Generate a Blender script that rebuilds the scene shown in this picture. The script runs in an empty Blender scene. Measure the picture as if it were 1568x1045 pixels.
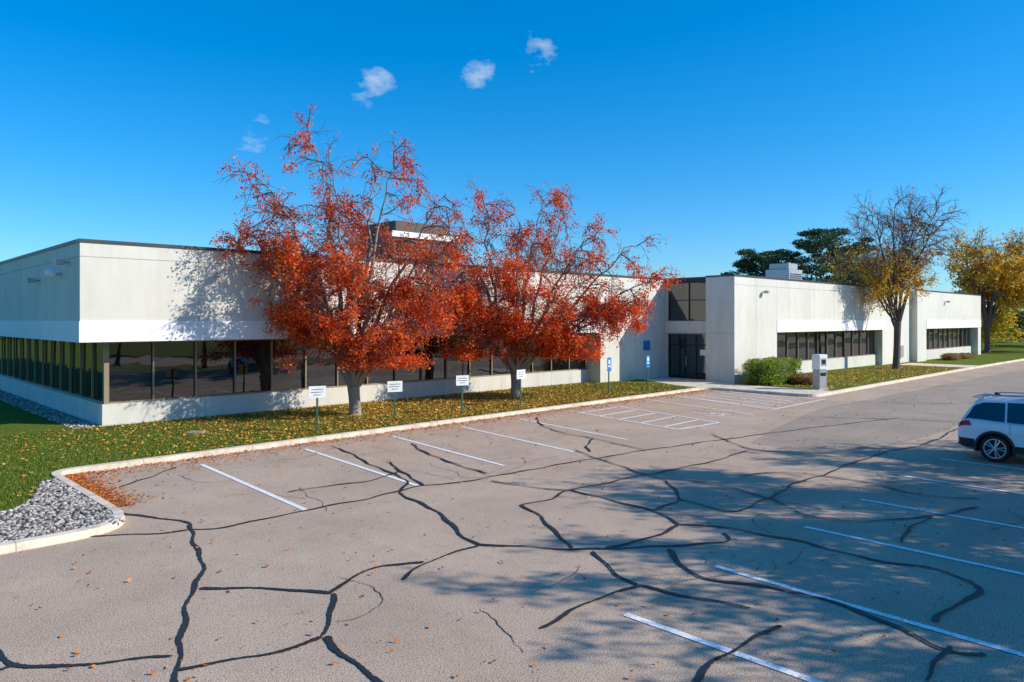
import bpy, bmesh, math, random
import numpy as np
from mathutils import Vector, Matrix
random.seed(7); rng=np.random.default_rng(7)
S=bpy.context.scene
S.view_settings.view_transform='Standard'; S.view_settings.look='None'; S.view_settings.exposure=0
COL=S.collection
# ---------------------------------------------------------------- helpers
TH=math.radians(46.05); FW=np.array([math.cos(TH),math.sin(TH)]); RT=np.array([math.sin(TH),-math.cos(TH)])
def nodes(name):
    m=bpy.data.materials.new(name); m.use_nodes=True; nt=m.node_tree
    return m,nt,nt.nodes['Principled BSDF']
def ramp(nt,stops,interp='LINEAR'):
    r=nt.nodes.new('ShaderNodeValToRGB'); r.color_ramp.interpolation=interp
    e=r.color_ramp.elements
    while len(e)<len(stops): e.new(0.5)
    for i,(p,c) in enumerate(stops): e[i].position=p; e[i].color=(*c,1)
    return r
def noise(nt,scale,detail=4,rough=.6,vec=None,pos=True):
    n=nt.nodes.new('ShaderNodeTexNoise'); n.inputs['Scale'].default_value=scale
    n.inputs['Detail'].default_value=min(detail,4); n.inputs['Roughness'].default_value=rough
    if vec is None:
        g=nt.nodes.new('ShaderNodeNewGeometry'); vec=g.outputs['Position']
    nt.links.new(vec,n.inputs['Vector']); return n
def mixc(nt,fac,a,b,mode='MIX'):
    m=nt.nodes.new('ShaderNodeMix'); m.data_type='RGBA'; m.blend_type=mode
    for s,v in ((m.inputs[0],fac),(m.inputs[6],a),(m.inputs[7],b)):
        if hasattr(v,'links') or hasattr(v,'is_linked'): nt.links.new(v,s)
        elif isinstance(v,(int,float)): s.default_value=v
        else: s.default_value=(*v,1)
    return m.outputs[2]
def plain(name,c,rough=.6,metal=0,spec=.5):
    m,nt,b=nodes(name); n=noise(nt,3,2)
    r=ramp(nt,[(.3,[x*.88 for x in c]),(.7,[min(1,x*1.08) for x in c])]); nt.links.new(n.outputs[0],r.inputs[0])
    nt.links.new(r.outputs[0],b.inputs['Base Color']); b.inputs['Roughness'].default_value=rough
    b.inputs['Metallic'].default_value=metal; b.inputs['Specular IOR Level'].default_value=spec; return m
def bump(nt,b,src,strength,dist):
    bp=nt.nodes.new('ShaderNodeBump'); bp.inputs['Strength'].default_value=strength; bp.inputs['Distance'].default_value=dist
    nt.links.new(src,bp.inputs['Height']); nt.links.new(bp.outputs[0],b.inputs['Normal'])
def island(name,stops,rough=.6,transl=.0):
    m,nt,b=nodes(name); g=nt.nodes.new('ShaderNodeNewGeometry'); r=ramp(nt,stops)
    nt.links.new(g.outputs['Random Per Island'],r.inputs[0]); nt.links.new(r.outputs[0],b.inputs['Base Color'])
    b.inputs['Roughness'].default_value=rough; b.inputs['Specular IOR Level'].default_value=.25
    if transl>0:
        t=nt.nodes.new('ShaderNodeBsdfTranslucent'); nt.links.new(r.outputs[0],t.inputs[0])
        x=nt.nodes.new('ShaderNodeMixShader'); x.inputs[0].default_value=transl
        o=nt.nodes['Material Output']; nt.links.new(b.outputs[0],x.inputs[1]); nt.links.new(t.outputs[0],x.inputs[2]); nt.links.new(x.outputs[0],o.inputs[0])
    return m
def obj(name,V,F,mats,parent=None,smooth=False,mi=None):
    me=bpy.data.meshes.new(name)
    me.from_pydata([tuple(v) for v in V] if not isinstance(V,np.ndarray) else V.tolist(),[],F if not isinstance(F,np.ndarray) else F.tolist())
    if not isinstance(mats,(list,tuple)): mats=[mats]
    for m in mats: me.materials.append(m)
    if smooth: me.polygons.foreach_set('use_smooth',[True]*len(me.polygons))
    me.update(); o=bpy.data.objects.new(name,me); COL.objects.link(o)
    if parent: o.parent=parent
    return o
def empty(name,loc=(0,0,0),rz=0):
    e=bpy.data.objects.new(name,None); COL.objects.link(e); e.location=loc; e.rotation_euler=(0,0,rz); return e
def box(name,x0,x1,y0,y1,z0,z1,mat,parent=None,bev=0):
    bm=bmesh.new(); bmesh.ops.create_cube(bm,size=1)
    for v in bm.verts: v.co=Vector(((x0+x1)/2+v.co.x*(x1-x0),(y0+y1)/2+v.co.y*(y1-y0),(z0+z1)/2+v.co.z*(z1-z0)))
    if bev: bmesh.ops.bevel(bm,geom=bm.edges[:],offset=bev,segments=2,affect='EDGES')
    me=bpy.data.meshes.new(name); bm.to_mesh(me); bm.free(); me.materials.append(mat)
    o=bpy.data.objects.new(name,me); COL.objects.link(o); o.parent=parent; return o
def cyl(name,p0,p1,r0,r1,mat,parent=None,n=16):
    p0=Vector(p0);p1=Vector(p1);d=(p1-p0).normalized();a=d.orthogonal().normalized();b=d.cross(a)
    V=[];F=[]
    for p,r in((p0,r0),(p1,r1)):
        for i in range(n):
            t=2*math.pi*i/n; V.append(p+a*math.cos(t)*r+b*math.sin(t)*r)
    for i in range(n): F.append((i,(i+1)%n,n+(i+1)%n,n+i))
    F.append(tuple(range(n-1,-1,-1)));F.append(tuple(range(n,2*n)))
    return obj(name,V,F,mat,parent)
def sheet(name,pts,z,mat,parent=None):
    return obj(name,[(x,y,z) for x,y in pts],[tuple(range(len(pts)))],mat,parent)
# ---------------------------------------------------------------- world
SE=math.radians(31); SD=Vector((.60*math.cos(SE),-.80*math.cos(SE),math.sin(SE)))
w=bpy.data.worlds.new("World"); S.world=w; w.use_nodes=True; nt=w.node_tree; bg=nt.nodes['Background']
sky=nt.nodes.new('ShaderNodeTexSky'); sky.sky_type='NISHITA'; sky.sun_disc=False; sky.sun_elevation=SE; sky.sun_rotation=math.atan2(.60,-.80)
sky.air_density=1.0; sky.dust_density=.6; sky.ozone_density=3.0; sky.altitude=200
gm=nt.nodes.new('ShaderNodeGamma'); gm.inputs[1].default_value=.84; nt.links.new(sky.outputs[0],gm.inputs[0])
tint=mixc(nt,1.0,gm.outputs[0],(.93,1.28,1.60),'MULTIPLY')
hs=nt.nodes.new('ShaderNodeHueSaturation'); hs.inputs['Saturation'].default_value=1.30; nt.links.new(tint,hs.inputs['Color'])
tc=nt.nodes.new('ShaderNodeTexCoord'); acc=None
for d,c in (((.5225,.799,.296),.9992),((.3916,.890,.2315),.9991),((.628,.711,.316),.9995),((.677,.653,.339),.9994)):
    dv=Vector(d).normalized()
    dt=nt.nodes.new('ShaderNodeVectorMath'); dt.operation='DOT_PRODUCT'; nt.links.new(tc.outputs['Generated'],dt.inputs[0]); dt.inputs[1].default_value=dv
    mr=nt.nodes.new('ShaderNodeMapRange'); mr.inputs[1].default_value=c; mr.inputs[2].default_value=1.0; nt.links.new(dt.outputs['Value'],mr.inputs[0])
    if acc is None: acc=mr.outputs[0]
    else:
        a=nt.nodes.new('ShaderNodeMath'); a.operation='MAXIMUM'; nt.links.new(acc,a.inputs[0]); nt.links.new(mr.outputs[0],a.inputs[1]); acc=a.outputs[0]
mpw=nt.nodes.new('ShaderNodeMapping'); mpw.inputs['Rotation'].default_value=(.3,.5,.2); mpw.inputs['Scale'].default_value=(1,1,1.9); nt.links.new(tc.outputs['Generated'],mpw.inputs[0])
n=noise(nt,24,4,.6,vec=mpw.outputs[0])
a=nt.nodes.new('ShaderNodeMath'); a.operation='MULTIPLY_ADD'; nt.links.new(acc,a.inputs[0]); a.inputs[1].default_value=.30; nt.links.new(n.outputs[0],a.inputs[2])
r=ramp(nt,[(.74,(0,0,0)),(1.0,(.55,.55,.55))]); nt.links.new(a.outputs[0],r.inputs[0])
nt.links.new(mixc(nt,r.outputs[0],hs.outputs[0],(4.6,5.4,6.0)),bg.inputs[0]); bg.inputs[1].default_value=.15
sun=bpy.data.lights.new('sun','SUN'); sun.energy=5.0; sun.angle=math.radians(.5); sun.color=(1,.935,.83)
so=bpy.data.objects.new('sun',sun); COL.objects.link(so); so.rotation_euler=SD.to_track_quat('Z','Y').to_euler()
# ---------------------------------------------------------------- camera
cd=bpy.data.cameras.new('camera'); cam=bpy.data.objects.new('camera',cd); COL.objects.link(cam); S.camera=cam
cam.location=(0,0,3.8); cam.rotation_euler=(math.radians(90),0,TH-math.pi/2)
cd.sensor_width=36; cd.lens=36*1124/1568; cd.shift_y=-32.5/1568; cd.clip_end=3000; cd.clip_start=.1
# ---------------------------------------------------------------- materials
def asphalt(name,dark,light,stain):
    m,nt,b=nodes(name)
    n1=noise(nt,64,2,.8); r1=ramp(nt,[(.40,dark),(.58,light)]); nt.links.new(n1.outputs[0],r1.inputs[0])
    n2=noise(nt,.45,4,.65); r2=ramp(nt,[(.3,(.84,.82,.81)),(.7,(1.08,1.07,1.05))]); nt.links.new(n2.outputs[0],r2.inputs[0])
    c=mixc(nt,1.0,r1.outputs[0],r2.outputs[0],'MULTIPLY')
    n3=noise(nt,2.2,4,.78); r3=ramp(nt,[(.55,(0,0,0)),(.78,(.6,.6,.6))]); nt.links.new(n3.outputs[0],r3.inputs[0])
    c=mixc(nt,r3.outputs[0],c,stain)
    v=nt.nodes.new('ShaderNodeTexVoronoi'); v.inputs['Scale'].default_value=27
    g=nt.nodes.new('ShaderNodeNewGeometry'); nt.links.new(g.outputs['Position'],v.inputs['Vector'])
    r4=ramp(nt,[(.12,(.65,.65,.65)),(.28,(0,0,0))]); nt.links.new(v.outputs['Distance'],r4.inputs[0])
    c=mixc(nt,r4.outputs[0],c,[x*.4 for x in dark])
    nt.links.new(c,b.inputs['Base Color']); b.inputs['Roughness'].default_value=.9; b.inputs['Specular IOR Level'].default_value=.15
    bump(nt,b,n1.outputs[0],.4,.008); return m
M_asph=asphalt('asphalt',(.235,.170,.125),(.74,.56,.415),(.33,.25,.19))
M_asph2=asphalt('asphalt_patch',(.18,.142,.112),(.56,.45,.355),(.25,.20,.16))
M_tar=plain('crack_sealant',(.028,.025,.024),.6)
m,nt,b=nodes('road_paint'); n=noise(nt,22,4,.75); r=ramp(nt,[(.36,(.50,.42,.34)),(.47,(.90,.89,.87))]); nt.links.new(n.outputs[0],r.inputs[0]); nt.links.new(r.outputs[0],b.inputs[0]); b.inputs['Roughness'].default_value=.7; M_paint=m
m,nt,b=nodes('curb_concrete'); n=noise(nt,2.2,4,.75); r=ramp(nt,[(.3,(.48,.38,.27)),(.62,(.80,.68,.53))]); nt.links.new(n.outputs[0],r.inputs[0]); nt.links.new(r.outputs[0],b.inputs[0]); b.inputs['Roughness'].default_value=.9; n2=noise(nt,70,2);bump(nt,b,n2.outputs[0],.3,.01); M_curb=m
m,nt,b=nodes('lawn_grass'); n=noise(nt,9,4,.85); r=ramp(nt,[(.3,(.04,.07,.008)),(.5,(.115,.165,.018)),(.7,(.24,.24,.04))]); nt.links.new(n.outputs[0],r.inputs[0])
n2=noise(nt,.6,3); r2=ramp(nt,[(.35,(.8,.9,.8)),(.7,(1.25,1.1,.9))]); nt.links.new(n2.outputs[0],r2.inputs[0])
nt.links.new(mixc(nt,1.0,r.outputs[0],r2.outputs[0],'MULTIPLY'),b.inputs[0]); b.inputs['Roughness'].default_value=.95; b.inputs['Specular IOR Level'].default_value=.1; bump(nt,b,n.outputs[0],1,.05); M_grass=m
def wallmat(name,c,dirt):
    m,nt,b=nodes(name); g=nt.nodes.new('ShaderNodeNewGeometry'); mp=nt.nodes.new('ShaderNodeMapping'); mp.inputs['Scale'].default_value=(1.6,1.6,.35)
    nt.links.new(g.outputs['Position'],mp.inputs[0]); n=noise(nt,1.3,4,.6,vec=mp.outputs[0]); r=ramp(nt,[(.42,(0,0,0)),(.8,(.55,.55,.55))]); nt.links.new(n.outputs[0],r.inputs[0])
    c1=mixc(nt,r.outputs[0],c,dirt); n3=noise(nt,.4,3); r3=ramp(nt,[(.3,(.93,.93,.92)),(.7,(1.03,1.03,1.03))]); nt.links.new(n3.outputs[0],r3.inputs[0])
    nt.links.new(mixc(nt,1.0,c1,r3.outputs[0],'MULTIPLY'),b.inputs[0]); b.inputs['Roughness'].default_value=.85; n4=noise(nt,45,2); bump(nt,b,n4.outputs[0],.25,.01); return m
M_wall=wallmat('precast_concrete',(.70,.67,.59),(.55,.52,.45))
M_base=wallmat('precast_base',(.70,.67,.60),(.47,.44,.38))
M_band=wallmat('white_band',(.89,.88,.88),(.74,.73,.72))
M_joint=plain('panel_joint',(.36,.35,.31),.9)
M_cop=plain('roof_coping',(.06,.065,.07),.4,.3)
M_copr=plain('roof_coping_side',(.16,.10,.085),.5)
M_roof=plain('roof_membrane',(.2,.2,.2),.9)
M_mull=plain('bronze_mullion',(.32,.25,.17),.45,.2)
M_pent=plain('penthouse_brown',(.11,.078,.06),.7)
m,nt,b=nodes('tinted_glass'); b.inputs['Base Color'].default_value=(.006,.007,.009,1); b.inputs['Roughness'].default_value=.015; b.inputs['IOR'].default_value=1.95
n=noise(nt,.7,2); bump(nt,b,n.outputs[0],.05,.1); M_glass=m
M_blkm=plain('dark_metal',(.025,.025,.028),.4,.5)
M_grey=plain('grey_metal',(.40,.41,.42),.45,.4)
M_white=plain('white_enamel',(.82,.82,.82),.35)
M_green=plain('green_post',(.03,.11,.06),.5)
M_blue=plain('blue_sign',(.015,.20,.58),.4)
M_txt=plain('sign_text',(.05,.05,.05),.6)
M_red=plain('tail_lamp_red',(.45,.01,.01),.15)
M_rub=plain('tyre_rubber',(.02,.02,.02),.8)
M_plas=plain('black_plastic',(.02,.02,.022),.5)
M_chrome=plain('alloy',(.62,.63,.65),.3,.7)
m,nt,b=nodes('car_paint'); b.inputs['Base Color'].default_value=(.78,.79,.81,1); b.inputs['Roughness'].default_value=.3; b.inputs['Coat Weight'].default_value=.8; b.inputs['Coat Roughness'].default_value=.04; M_car=m
M_rock=island('river_rock',[(0,(.13,.11,.095)),(.35,(.28,.24,.21)),(.7,(.44,.385,.335)),(1,(.60,.54,.48))],.8)
M_rockbed=plain('rock_bed',(.10,.085,.075),.95)
M_bark=plain('bark',(.32,.265,.21),.9)
M_bark2=plain('bark_dark',(.13,.095,.08),.9)
M_twig=plain('bark_twig',(.17,.07,.06),.9)
M_red_leaf=island('red_orange_leaves',[(0,(.50,.03,.02)),(.3,(.80,.075,.02)),(.6,(.93,.14,.02)),(.85,(.95,.24,.03)),(1,(.85,.42,.08))],.5,.42)
M_yel_leaf=island('yellow_leaves',[(0,(.55,.25,.02)),(.4,(.85,.46,.03)),(.75,(.92,.62,.06)),(1,(.48,.44,.05))],.5,.4)
M_ylw2=island('yellow_green_leaves',[(0,(.28,.25,.03)),(.4,(.70,.50,.04)),(.75,(.82,.60,.06)),(1,(.26,.30,.04))],.5,.4)
M_grn_leaf=island('green_leaves',[(0,(.03,.06,.015)),(.5,(.07,.12,.025)),(1,(.15,.17,.035))],.5,.3)
M_pine=island('pine_needles',[(0,(.018,.045,.022)),(.5,(.05,.10,.045)),(1,(.12,.19,.07))],.6,.2)
M_bush=island('bush_leaves',[(0,(.09,.16,.015)),(.5,(.26,.36,.03)),(1,(.55,.54,.07))],.5,.3)
M_bushr=island('russet_bush_leaves',[(0,(.2,.08,.02)),(.5,(.42,.2,.05)),(1,(.5,.34,.08))],.6,.3)
M_blade=island('grass_blades',[(0,(.05,.09,.01)),(.5,(.14,.22,.02)),(.85,(.26,.30,.035)),(1,(.42,.34,.09))],.6,.3)
M_fallen=island('fallen_leaves',[(0,(.22,.09,.03)),(.3,(.55,.19,.03)),(.6,(.78,.40,.06)),(.85,(.82,.55,.10)),(1,(.45,.30,.13))],.7,.1)
M_fallr=island('fallen_red_leaves',[(0,(.22,.07,.03)),(.4,(.55,.14,.03)),(.8,(.78,.26,.04)),(1,(.4,.2,.09))],.7,.1)
# ---------------------------------------------------------------- ground
sheet('ground',[(-900,-900),(1200,-900),(1200,1200),(-900,1200)],-.03,M_grass)
sheet('parking_lot',[(-120,-30),(260,-30),(260,30),(-120,30)],0,M_asph)
def roundpath(P):
    out=[]
    for i,(x,y,r) in enumerate(P):
        if r==0 or i in(0,len(P)-1): out.append((x,y)); continue
        p=Vector((x,y)); a=(Vector(P[i-1][:2])-p).normalized()*r; c=(Vector(P[i+1][:2])-p).normalized()*r
        for k in range(9):
            t=k/8; q=(p+a)*(1-t)**2+p*2*t*(1-t)+(p+c)*t*t; out.append((q.x,q.y))
    return out
def offs(P,d):
    o=[]
    for i in range(len(P)):
        a=Vector(P[max(i-1,0)]);b=Vector(P[min(i+1,len(P)-1)]);t=(b-a).normalized(); o.append((P[i][0]-t.y*d,P[i][1]+t.x*d))
    return o
cpath=roundpath([(-110,14.1,0),(4.45,14.3,1.3),(4.4,20.45,.5),(35.4,21.45,.9),(35.5,15.5,1.0),(64,16.1,0),(255,17,0)])
def curb(name,P,side=1):
    rows=[offs(P,0),offs(P,.025*side),offs(P,.2*side),offs(P,.22*side)]; Z=[0,.135,.145,.0]
    V=[];F=[];n=len(P)
    for r,z in zip(rows,Z): V+= [(x,y,z) for x,y in r]
    for k in range(3):
        for i in range(n-1): F.append((k*n+i,k*n+i+1,(k+1)*n+i+1,(k+1)*n+i))
    return obj(name,V,F,M_curb)
curb('curb',cpath)
inn=offs(cpath,.21)
sheet('lawn',inn+[(255,190),(-110,190)],.11,M_grass)
V=[];F=[]
for i in range(len(cpath)-1):
    a=Vector(cpath[i]);b_=Vector(cpath[i+1]);L=(b_-a).length
    if L<3 : continue
    t=(b_-a)/L; nn=Vector((-t.y,t.x)); s=1.5
    while s<min(L,140):
        if a.x+t.x*s>-12:
            p=a+t*s; q=len(V)
            for u,wd,z in((-.008,.0245,.1365),(.008,.0245,.1365),(.008,.196,.1475),(-.008,.196,.1475)):
                V.append((p.x+t.x*u+nn.x*wd,p.y+t.y*u+nn.y*wd,z))
            V+=[(p.x-t.x*.008-nn.x*.003,p.y-t.y*.008-nn.y*.003,.003),(p.x+t.x*.008-nn.x*.003,p.y+t.y*.008-nn.y*.003,.003)]
            F+=[(q,q+1,q+2,q+3),(q+4,q+5,q+1,q)]
        s+=3.0
obj('curb_joints',V,F,M_joint)
sheet('sidewalk',[(35.72,15.75),(38.3,15.8),(38.3,21.6),(39.15,21.6),(39.15,23.75),(39.98,23.75),(39.98,27.2),(37.2,27.2),(34.6,21.75),(35.2,21.4),(35.65,20.8)],.118,M_curb)
sheet('walkway',[(64.5,16.4),(68,16.45),(68,21.5),(64.5,21.5)],.118,M_curb)
mp=roundpath([(6,-9,0),(6,-.4,1.5),(200,1.0,0)])
curb('median_curb',mp,-1); sheet('median_lawn',offs(mp,-.21)+[(200,-9)],.11,M_grass)
pp=[(20.9,8.0)]+[(21+ i*2.4, 7.9+.12*math.sin(i*1.7)) for i in range(1,25)]+[(80,8),(80,13.6)]+[(78-i*2.4,13.4+.15*math.sin(i*2.1)) for i in range(0,21)]+[(24,12.0),(21,11.2)]
sheet('asphalt_patch',pp,.004,M_asph2)
def stripe(p,q,wd,z=.008):
    p=Vector(p);q=Vector(q);t=(q-p).normalized();n=Vector((-t.y,t.x))*wd/2
    return [(p+n),(q+n),(q-n),(p-n)],z
LN=[((7.5,19.5),(7.2,13.4)),((10.6,19.75),(10.1,13.6)),((13.8,19.9),(13.1,13.9)),((16.8,20),(15.9,13.95)),((19.7,20.1),(18.75,14.2)),
 ((22.9,20.3),(21.75,14.3)),((25.8,20.4),(24.3,14.2)),((21.75,14.3),(24.3,14.2)),((28.9,20.6),(27.4,14.5)),((31.4,20.8),(29.4,14.7)),((29.4,14.7),(35.2,14.9)),((35.0,20.0),(34.9,15.1))]
for k in range(5):
    y=15.0+k*1.15; LN.append(((22.0+.2*k,y),(24.4+.25*k,y+.15)))
for k in range(5):
    x=29.9+k*1.05; LN.append(((x,14.9+.2*k),(x+1.2,20.0)))
LN+=[((7.62,5.8),(7.66,-.2)),((10.1,5.96),(9.85,-.2)),((13.2,5.97),(13.0,-.1)),((16.06,6.05),(15.9,0)),((19.2,6.2),(19.0,0)),((22.3,6.3),(22.1,.1)),
 ((25.4,6.3),(25.3,.1)),((28.5,6.4),(28.4,.2)),((31.6,6.4),(31.5,.2)),((34.7,6.4),(34.6,.2)),((37.8,6.4),(37.7,.2))]
V=[];F=[]
for a,b_ in LN:
    q,z=stripe(a,b_,.115); i=len(V); V+=[(v.x,v.y,z+.0005*(len(F)%7)) for v in q]; F.append((i,i+1,i+2,i+3))
obj('parking_lines',V,F,M_paint)
V=[];F=[]
def add_st(a,b_,wd,z=.0085):
    q,_=stripe(a,b_,wd); i=len(V); V.extend([(v.x,v.y,z) for v in q]); F.append((i,i+1,i+2,i+3))
cx,cy=26.2,15.6
for k in range(14):
    a0=math.pi*.9+k*math.pi*1.35/14;a1=a0+math.pi*1.35/14+.01; add_st((cx+.42*math.cos(a0),cy+.42*math.sin(a0)),(cx+.42*math.cos(a1),cy+.42*math.sin(a1)),.09,.0085+.0002*k)
add_st((cx-.05,cy+.15),(cx-.1,cy+.85),.12,.0125);add_st((cx-.05,cy+.1),(cx+.4,cy+.1),.1,.013);add_st((cx+.4,cy+.15),(cx+.6,cy-.4),.1,.0135)
obj('wheelchair_marking',V,F,M_paint)
# sealed cracks: surveyed points (bearing / depression readings) resolved to places on the ground plane
def G(u,v,z=0):
    D=1124*(3.8-z)/(v-490); L=(u-784)/1124*D; p=FW*D+RT*L; return (round(float(p[0]),2),round(float(p[1]),2))
CR=[[(155,765),(172,750),(200,740),(235,730),(270,716)],[(155,765),(175,782),(215,790),(260,797),(289,803)],[(125,823),(190,820),(240,817),(289,812)],
[(289,812),(340,808),(400,797),(460,785),(500,775),(560,765),(612,753),(650,744),(720,737),(800,722),(880,708),(990,690),(1120,672),(1250,655),(1380,640)],
[(289,803),(302,835),(308,870),(298,905),(285,945),(272,985),(275,1045),(278,1100)],[(-60,970),(0,998),(30,1017),(75,1022),(160,1017),(262,1008)],[(-40,1040),(0,1028),(30,1017)],
[(305,903),(380,902),(450,903),(508,910)],[(508,910),(540,887),(580,868),(620,863),(650,862)],[(508,910),(503,945),(494,975)],[(272,1028),(340,1015),(420,998),(494,977)],
[(494,977),(520,1003),(550,1022),(590,1045),(640,1090)],[(612,755),(650,775),(690,800),(712,825),(730,836)],[(730,836),(700,845),(665,858),(640,873),(618,889)],
[(730,836),(800,838),(870,841),(950,841),(1020,838),(1075,833),(1110,829),(1108,817)],[(795,775),(830,793),(853,818),(872,841)],[(795,775),(840,765),(870,752),(910,745),(950,735)],
[(610,755),(625,738),(590,722),(545,700),(510,683)],[(650,744),(612,722),(600,708)],[(870,752),(930,765),(1000,783),(1028,800),(1040,805)],[(930,841),(970,832),(1010,818),(1040,805)],
[(1040,805),(1100,808),(1160,818),(1220,828),(1280,845),(1340,860),(1420,870),(1480,888),(1497,908),(1445,935),(1437,955)],[(905,846),(940,875),(978,898)],
[(978,898),(930,912),(890,932),(828,964)],[(978,898),(1030,912),(1090,922),(1150,932)],[(1020,842),(1045,870),(1075,885),(1130,893),(1200,905),(1290,930),(1370,960),(1450,995),(1510,1005)],
[(1190,958),(1150,980),(1100,1015),(1070,1045),(1050,1080)],[(1000,732),(1025,740),(1037,765),(1003,783)],[(1037,765),(1080,775),(1130,784),(1180,762),(1210,745),(1260,728),(1320,705),(1370,690),(1420,680),(1470,655)],
[(905,672),(900,685),(905,693)],[(880,690),(950,715),(1000,730),(1060,738),(1130,750),(1180,765),(1260,782)],[(750,738),(800,745),(870,752)],[(950,735),(1020,722),(1080,710),(1150,690)],
[(1090,665),(1150,688),(1260,695),(1330,700)],[(1320,615),(1400,618),(1568,619)],[(1430,790),(1390,815),(1378,832)],[(440,755),(500,745),(570,737),(612,722)],
[(630,680),(660,698),(700,712),(745,727)],[(1450,990),(1430,1015),(1415,1045)],[(820,640),(835,655),(870,665),(905,672),(990,690)],[(1260,640),(1380,643),(1480,648)],
[(1180,765),(1240,790),(1330,800),(1430,790),(1500,778)],[(1130,730),(1200,725),(1300,735),(1400,757),(1500,765)],[(1300,590),(1400,594),(1500,590)]]
CRW=[[G(*p) for p in c] for c in CR]
def catmull(P,n=8):
    P=[Vector(p) for p in P]; P=[P[0]*2-P[1]]+P+[P[-1]*2-P[-2]]; o=[]
    for i in range(1,len(P)-2):
        for k in range(n):
            t=k/n; a,b_,c,d=P[i-1:i+3]; o.append(.5*((2*b_)+(c-a)*t+(2*a-5*b_+4*c-d)*t*t+(3*b_-3*c+d-a)*t**3))
    o.append(P[-2]); return o
V=[];F=[]
for ci,c in enumerate(CRW):
    P=catmull(c,14); n0=len(V); wd0=random.uniform(.045,.075) if c[0][0]<14 else .05; z=.0125+.00025*ci
    L=len(P); ph=random.random()*9; s=0
    for i,p in enumerate(P):
        a=P[max(i-1,0)];b_=P[min(i+1,L-1)];t=(b_-a).normalized() if (b_-a).length>0 else Vector((1,0)); nn=Vector((-t.y,t.x))
        if i: s+=(P[i]-P[i-1]).length
        p=p+nn*(.035*math.sin(s*2.3+ph)+.022*math.sin(s*6.1+2*ph)+random.uniform(-.006,.006)); w_=wd0*.5*(1+.32*math.sin(s*3.7+ph)+random.uniform(-.18,.18))*(0.4 if i in(0,L-1) else 1)
        V+=[(p.x+nn.x*w_,p.y+nn.y*w_,z),(p.x-nn.x*w_,p.y-nn.y*w_,z)]
        if i: k=n0+2*i; F.append((k-2,k-1,k+1,k))
obj('crack_sealing',V,F,M_tar)
V=[];F=[]
for ci in range(46):
    x=random.uniform(2,24);y=random.uniform(3,19); an=random.uniform(0,6.28); z=.006+.00003*ci; P=[]
    if y>14.0 and x<5: continue
    for k in range(random.randint(10,26)):
        P.append(Vector((x,y))); an+=random.uniform(-.5,.5); x+=.12*math.cos(an); y+=.12*math.sin(an)
    n0=len(V)
    for i in range(len(P)):
        t=(P[min(i+1,len(P)-1)]-P[max(i-1,0)]).normalized(); w_=.006*random.uniform(.5,1.3)
        V+=[(P[i].x-t.y*w_,P[i].y+t.x*w_,z),(P[i].x+t.y*w_,P[i].y-t.x*w_,z)]
        if i: k=n0+2*i; F.append((k-2,k-1,k+1,k))
obj('hairline_cracks',V,F,M_tar)
# ---------------------------------------------------------------- small scatter meshes
def quads(C,a,b_):
    N=len(C); V=np.empty((N,4,3)); V[:,0]=C-a; V[:,1]=C+b_*1.0; V[:,2]=C+a; V[:,3]=C-b_
    return V.reshape(-1,3), np.arange(4*N).reshape(-1,4)
def rand_leaves(C,size,flat=False,seed=0):
    g=np.random.default_rng(seed); N=len(C); s=size*g.uniform(.6,1.3,(N,1))
    a=g.normal(size=(N,3)); 
    if flat: a[:,2]*=.15
    a/=np.linalg.norm(a,axis=1,keepdims=True)
    r=g.normal(size=(N,3))
    if flat: r[:,2]*=.2
    r-= (r*a).sum(1,keepdims=True)*a; r/=np.linalg.norm(r,axis=1,keepdims=True)
    return quads(C,a*s*.5,r*s*.32)
def in_lawn(x,y):
    return ((y>14.6)&(x<4.1))|((y>20.75+.032*(x-4.4))&(x<35))
def blades(name,x0,x1,y0,y1,N,cond,h=.07):
    x=rng.uniform(x0,x1,N);y=rng.uniform(y0,y1,N);k=cond(x,y);x=x[k];y=y[k];N=len(x)
    C=np.stack([x,y,np.full(N,.108)],1);an=rng.uniform(0,6.28,N);wv=np.stack([np.cos(an),np.sin(an),0*an],1)*.010
    tip=C+np.stack([rng.normal(0,.02,N),rng.normal(0,.02,N),h*rng.uniform(.5,1.3,N)],1)
    V=np.stack([C-wv,C+wv,tip],1).reshape(-1,3); return obj(name,V,np.arange(3*N).reshape(-1,3),M_blade)
def rockpoly(x,y):
    ex=np.interp(y,[15.9,16.6,17.2,18,19.3,19.6],[-2,2.4,3.1,3.45,3.85,4.2]); return (x>ex)&(y<19.6)&(x<4.2)|((y<15.9)&(x<4.2))
blades('grass',0.5,36,14.7,28.1,200000,lambda x,y:in_lawn(x,y)&~rockpoly(x,y)&~((x>6.4)&(y>28.05)))
N=12000; x=np.concatenate([rng.normal(15.5,4.5,N),rng.normal(24.5,5,N),rng.uniform(-1,35,5000)]); y=np.concatenate([rng.uniform(20.8,28,2*N),rng.uniform(15,28,5000)])
k=in_lawn(x,y)&~rockpoly(x,y)&(x<36); C=np.stack([x[k],y[k],.15+rng.uniform(0,.03,k.sum())],1); V,F=rand_leaves(C,.085,True,3); obj('fallen_leaves',V,F,M_fallen)
C=np.stack([rng.uniform(38.6,64,5000),rng.uniform(16.2,21.7,5000),.13+rng.uniform(0,.03,5000)],1); V,F=rand_leaves(C,.12,True,5); obj('fallen_leaves',V,F,M_fallen)
N=5200; x=rng.uniform(4.6,35,N); y=20.42+.032*(x-4.4)-np.abs(rng.exponential(.45,N))
x2=4.5+np.abs(rng.exponential(.16,3600)); y2=rng.uniform(16.2,20.4,3600)
x3=rng.uniform(2,40,1900); y3=rng.uniform(3,20,1900)
C=np.stack([np.concatenate([x,x2,x3]),np.concatenate([y,y2,y3]),.02+rng.uniform(0,.015,N+5500)],1)
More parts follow.
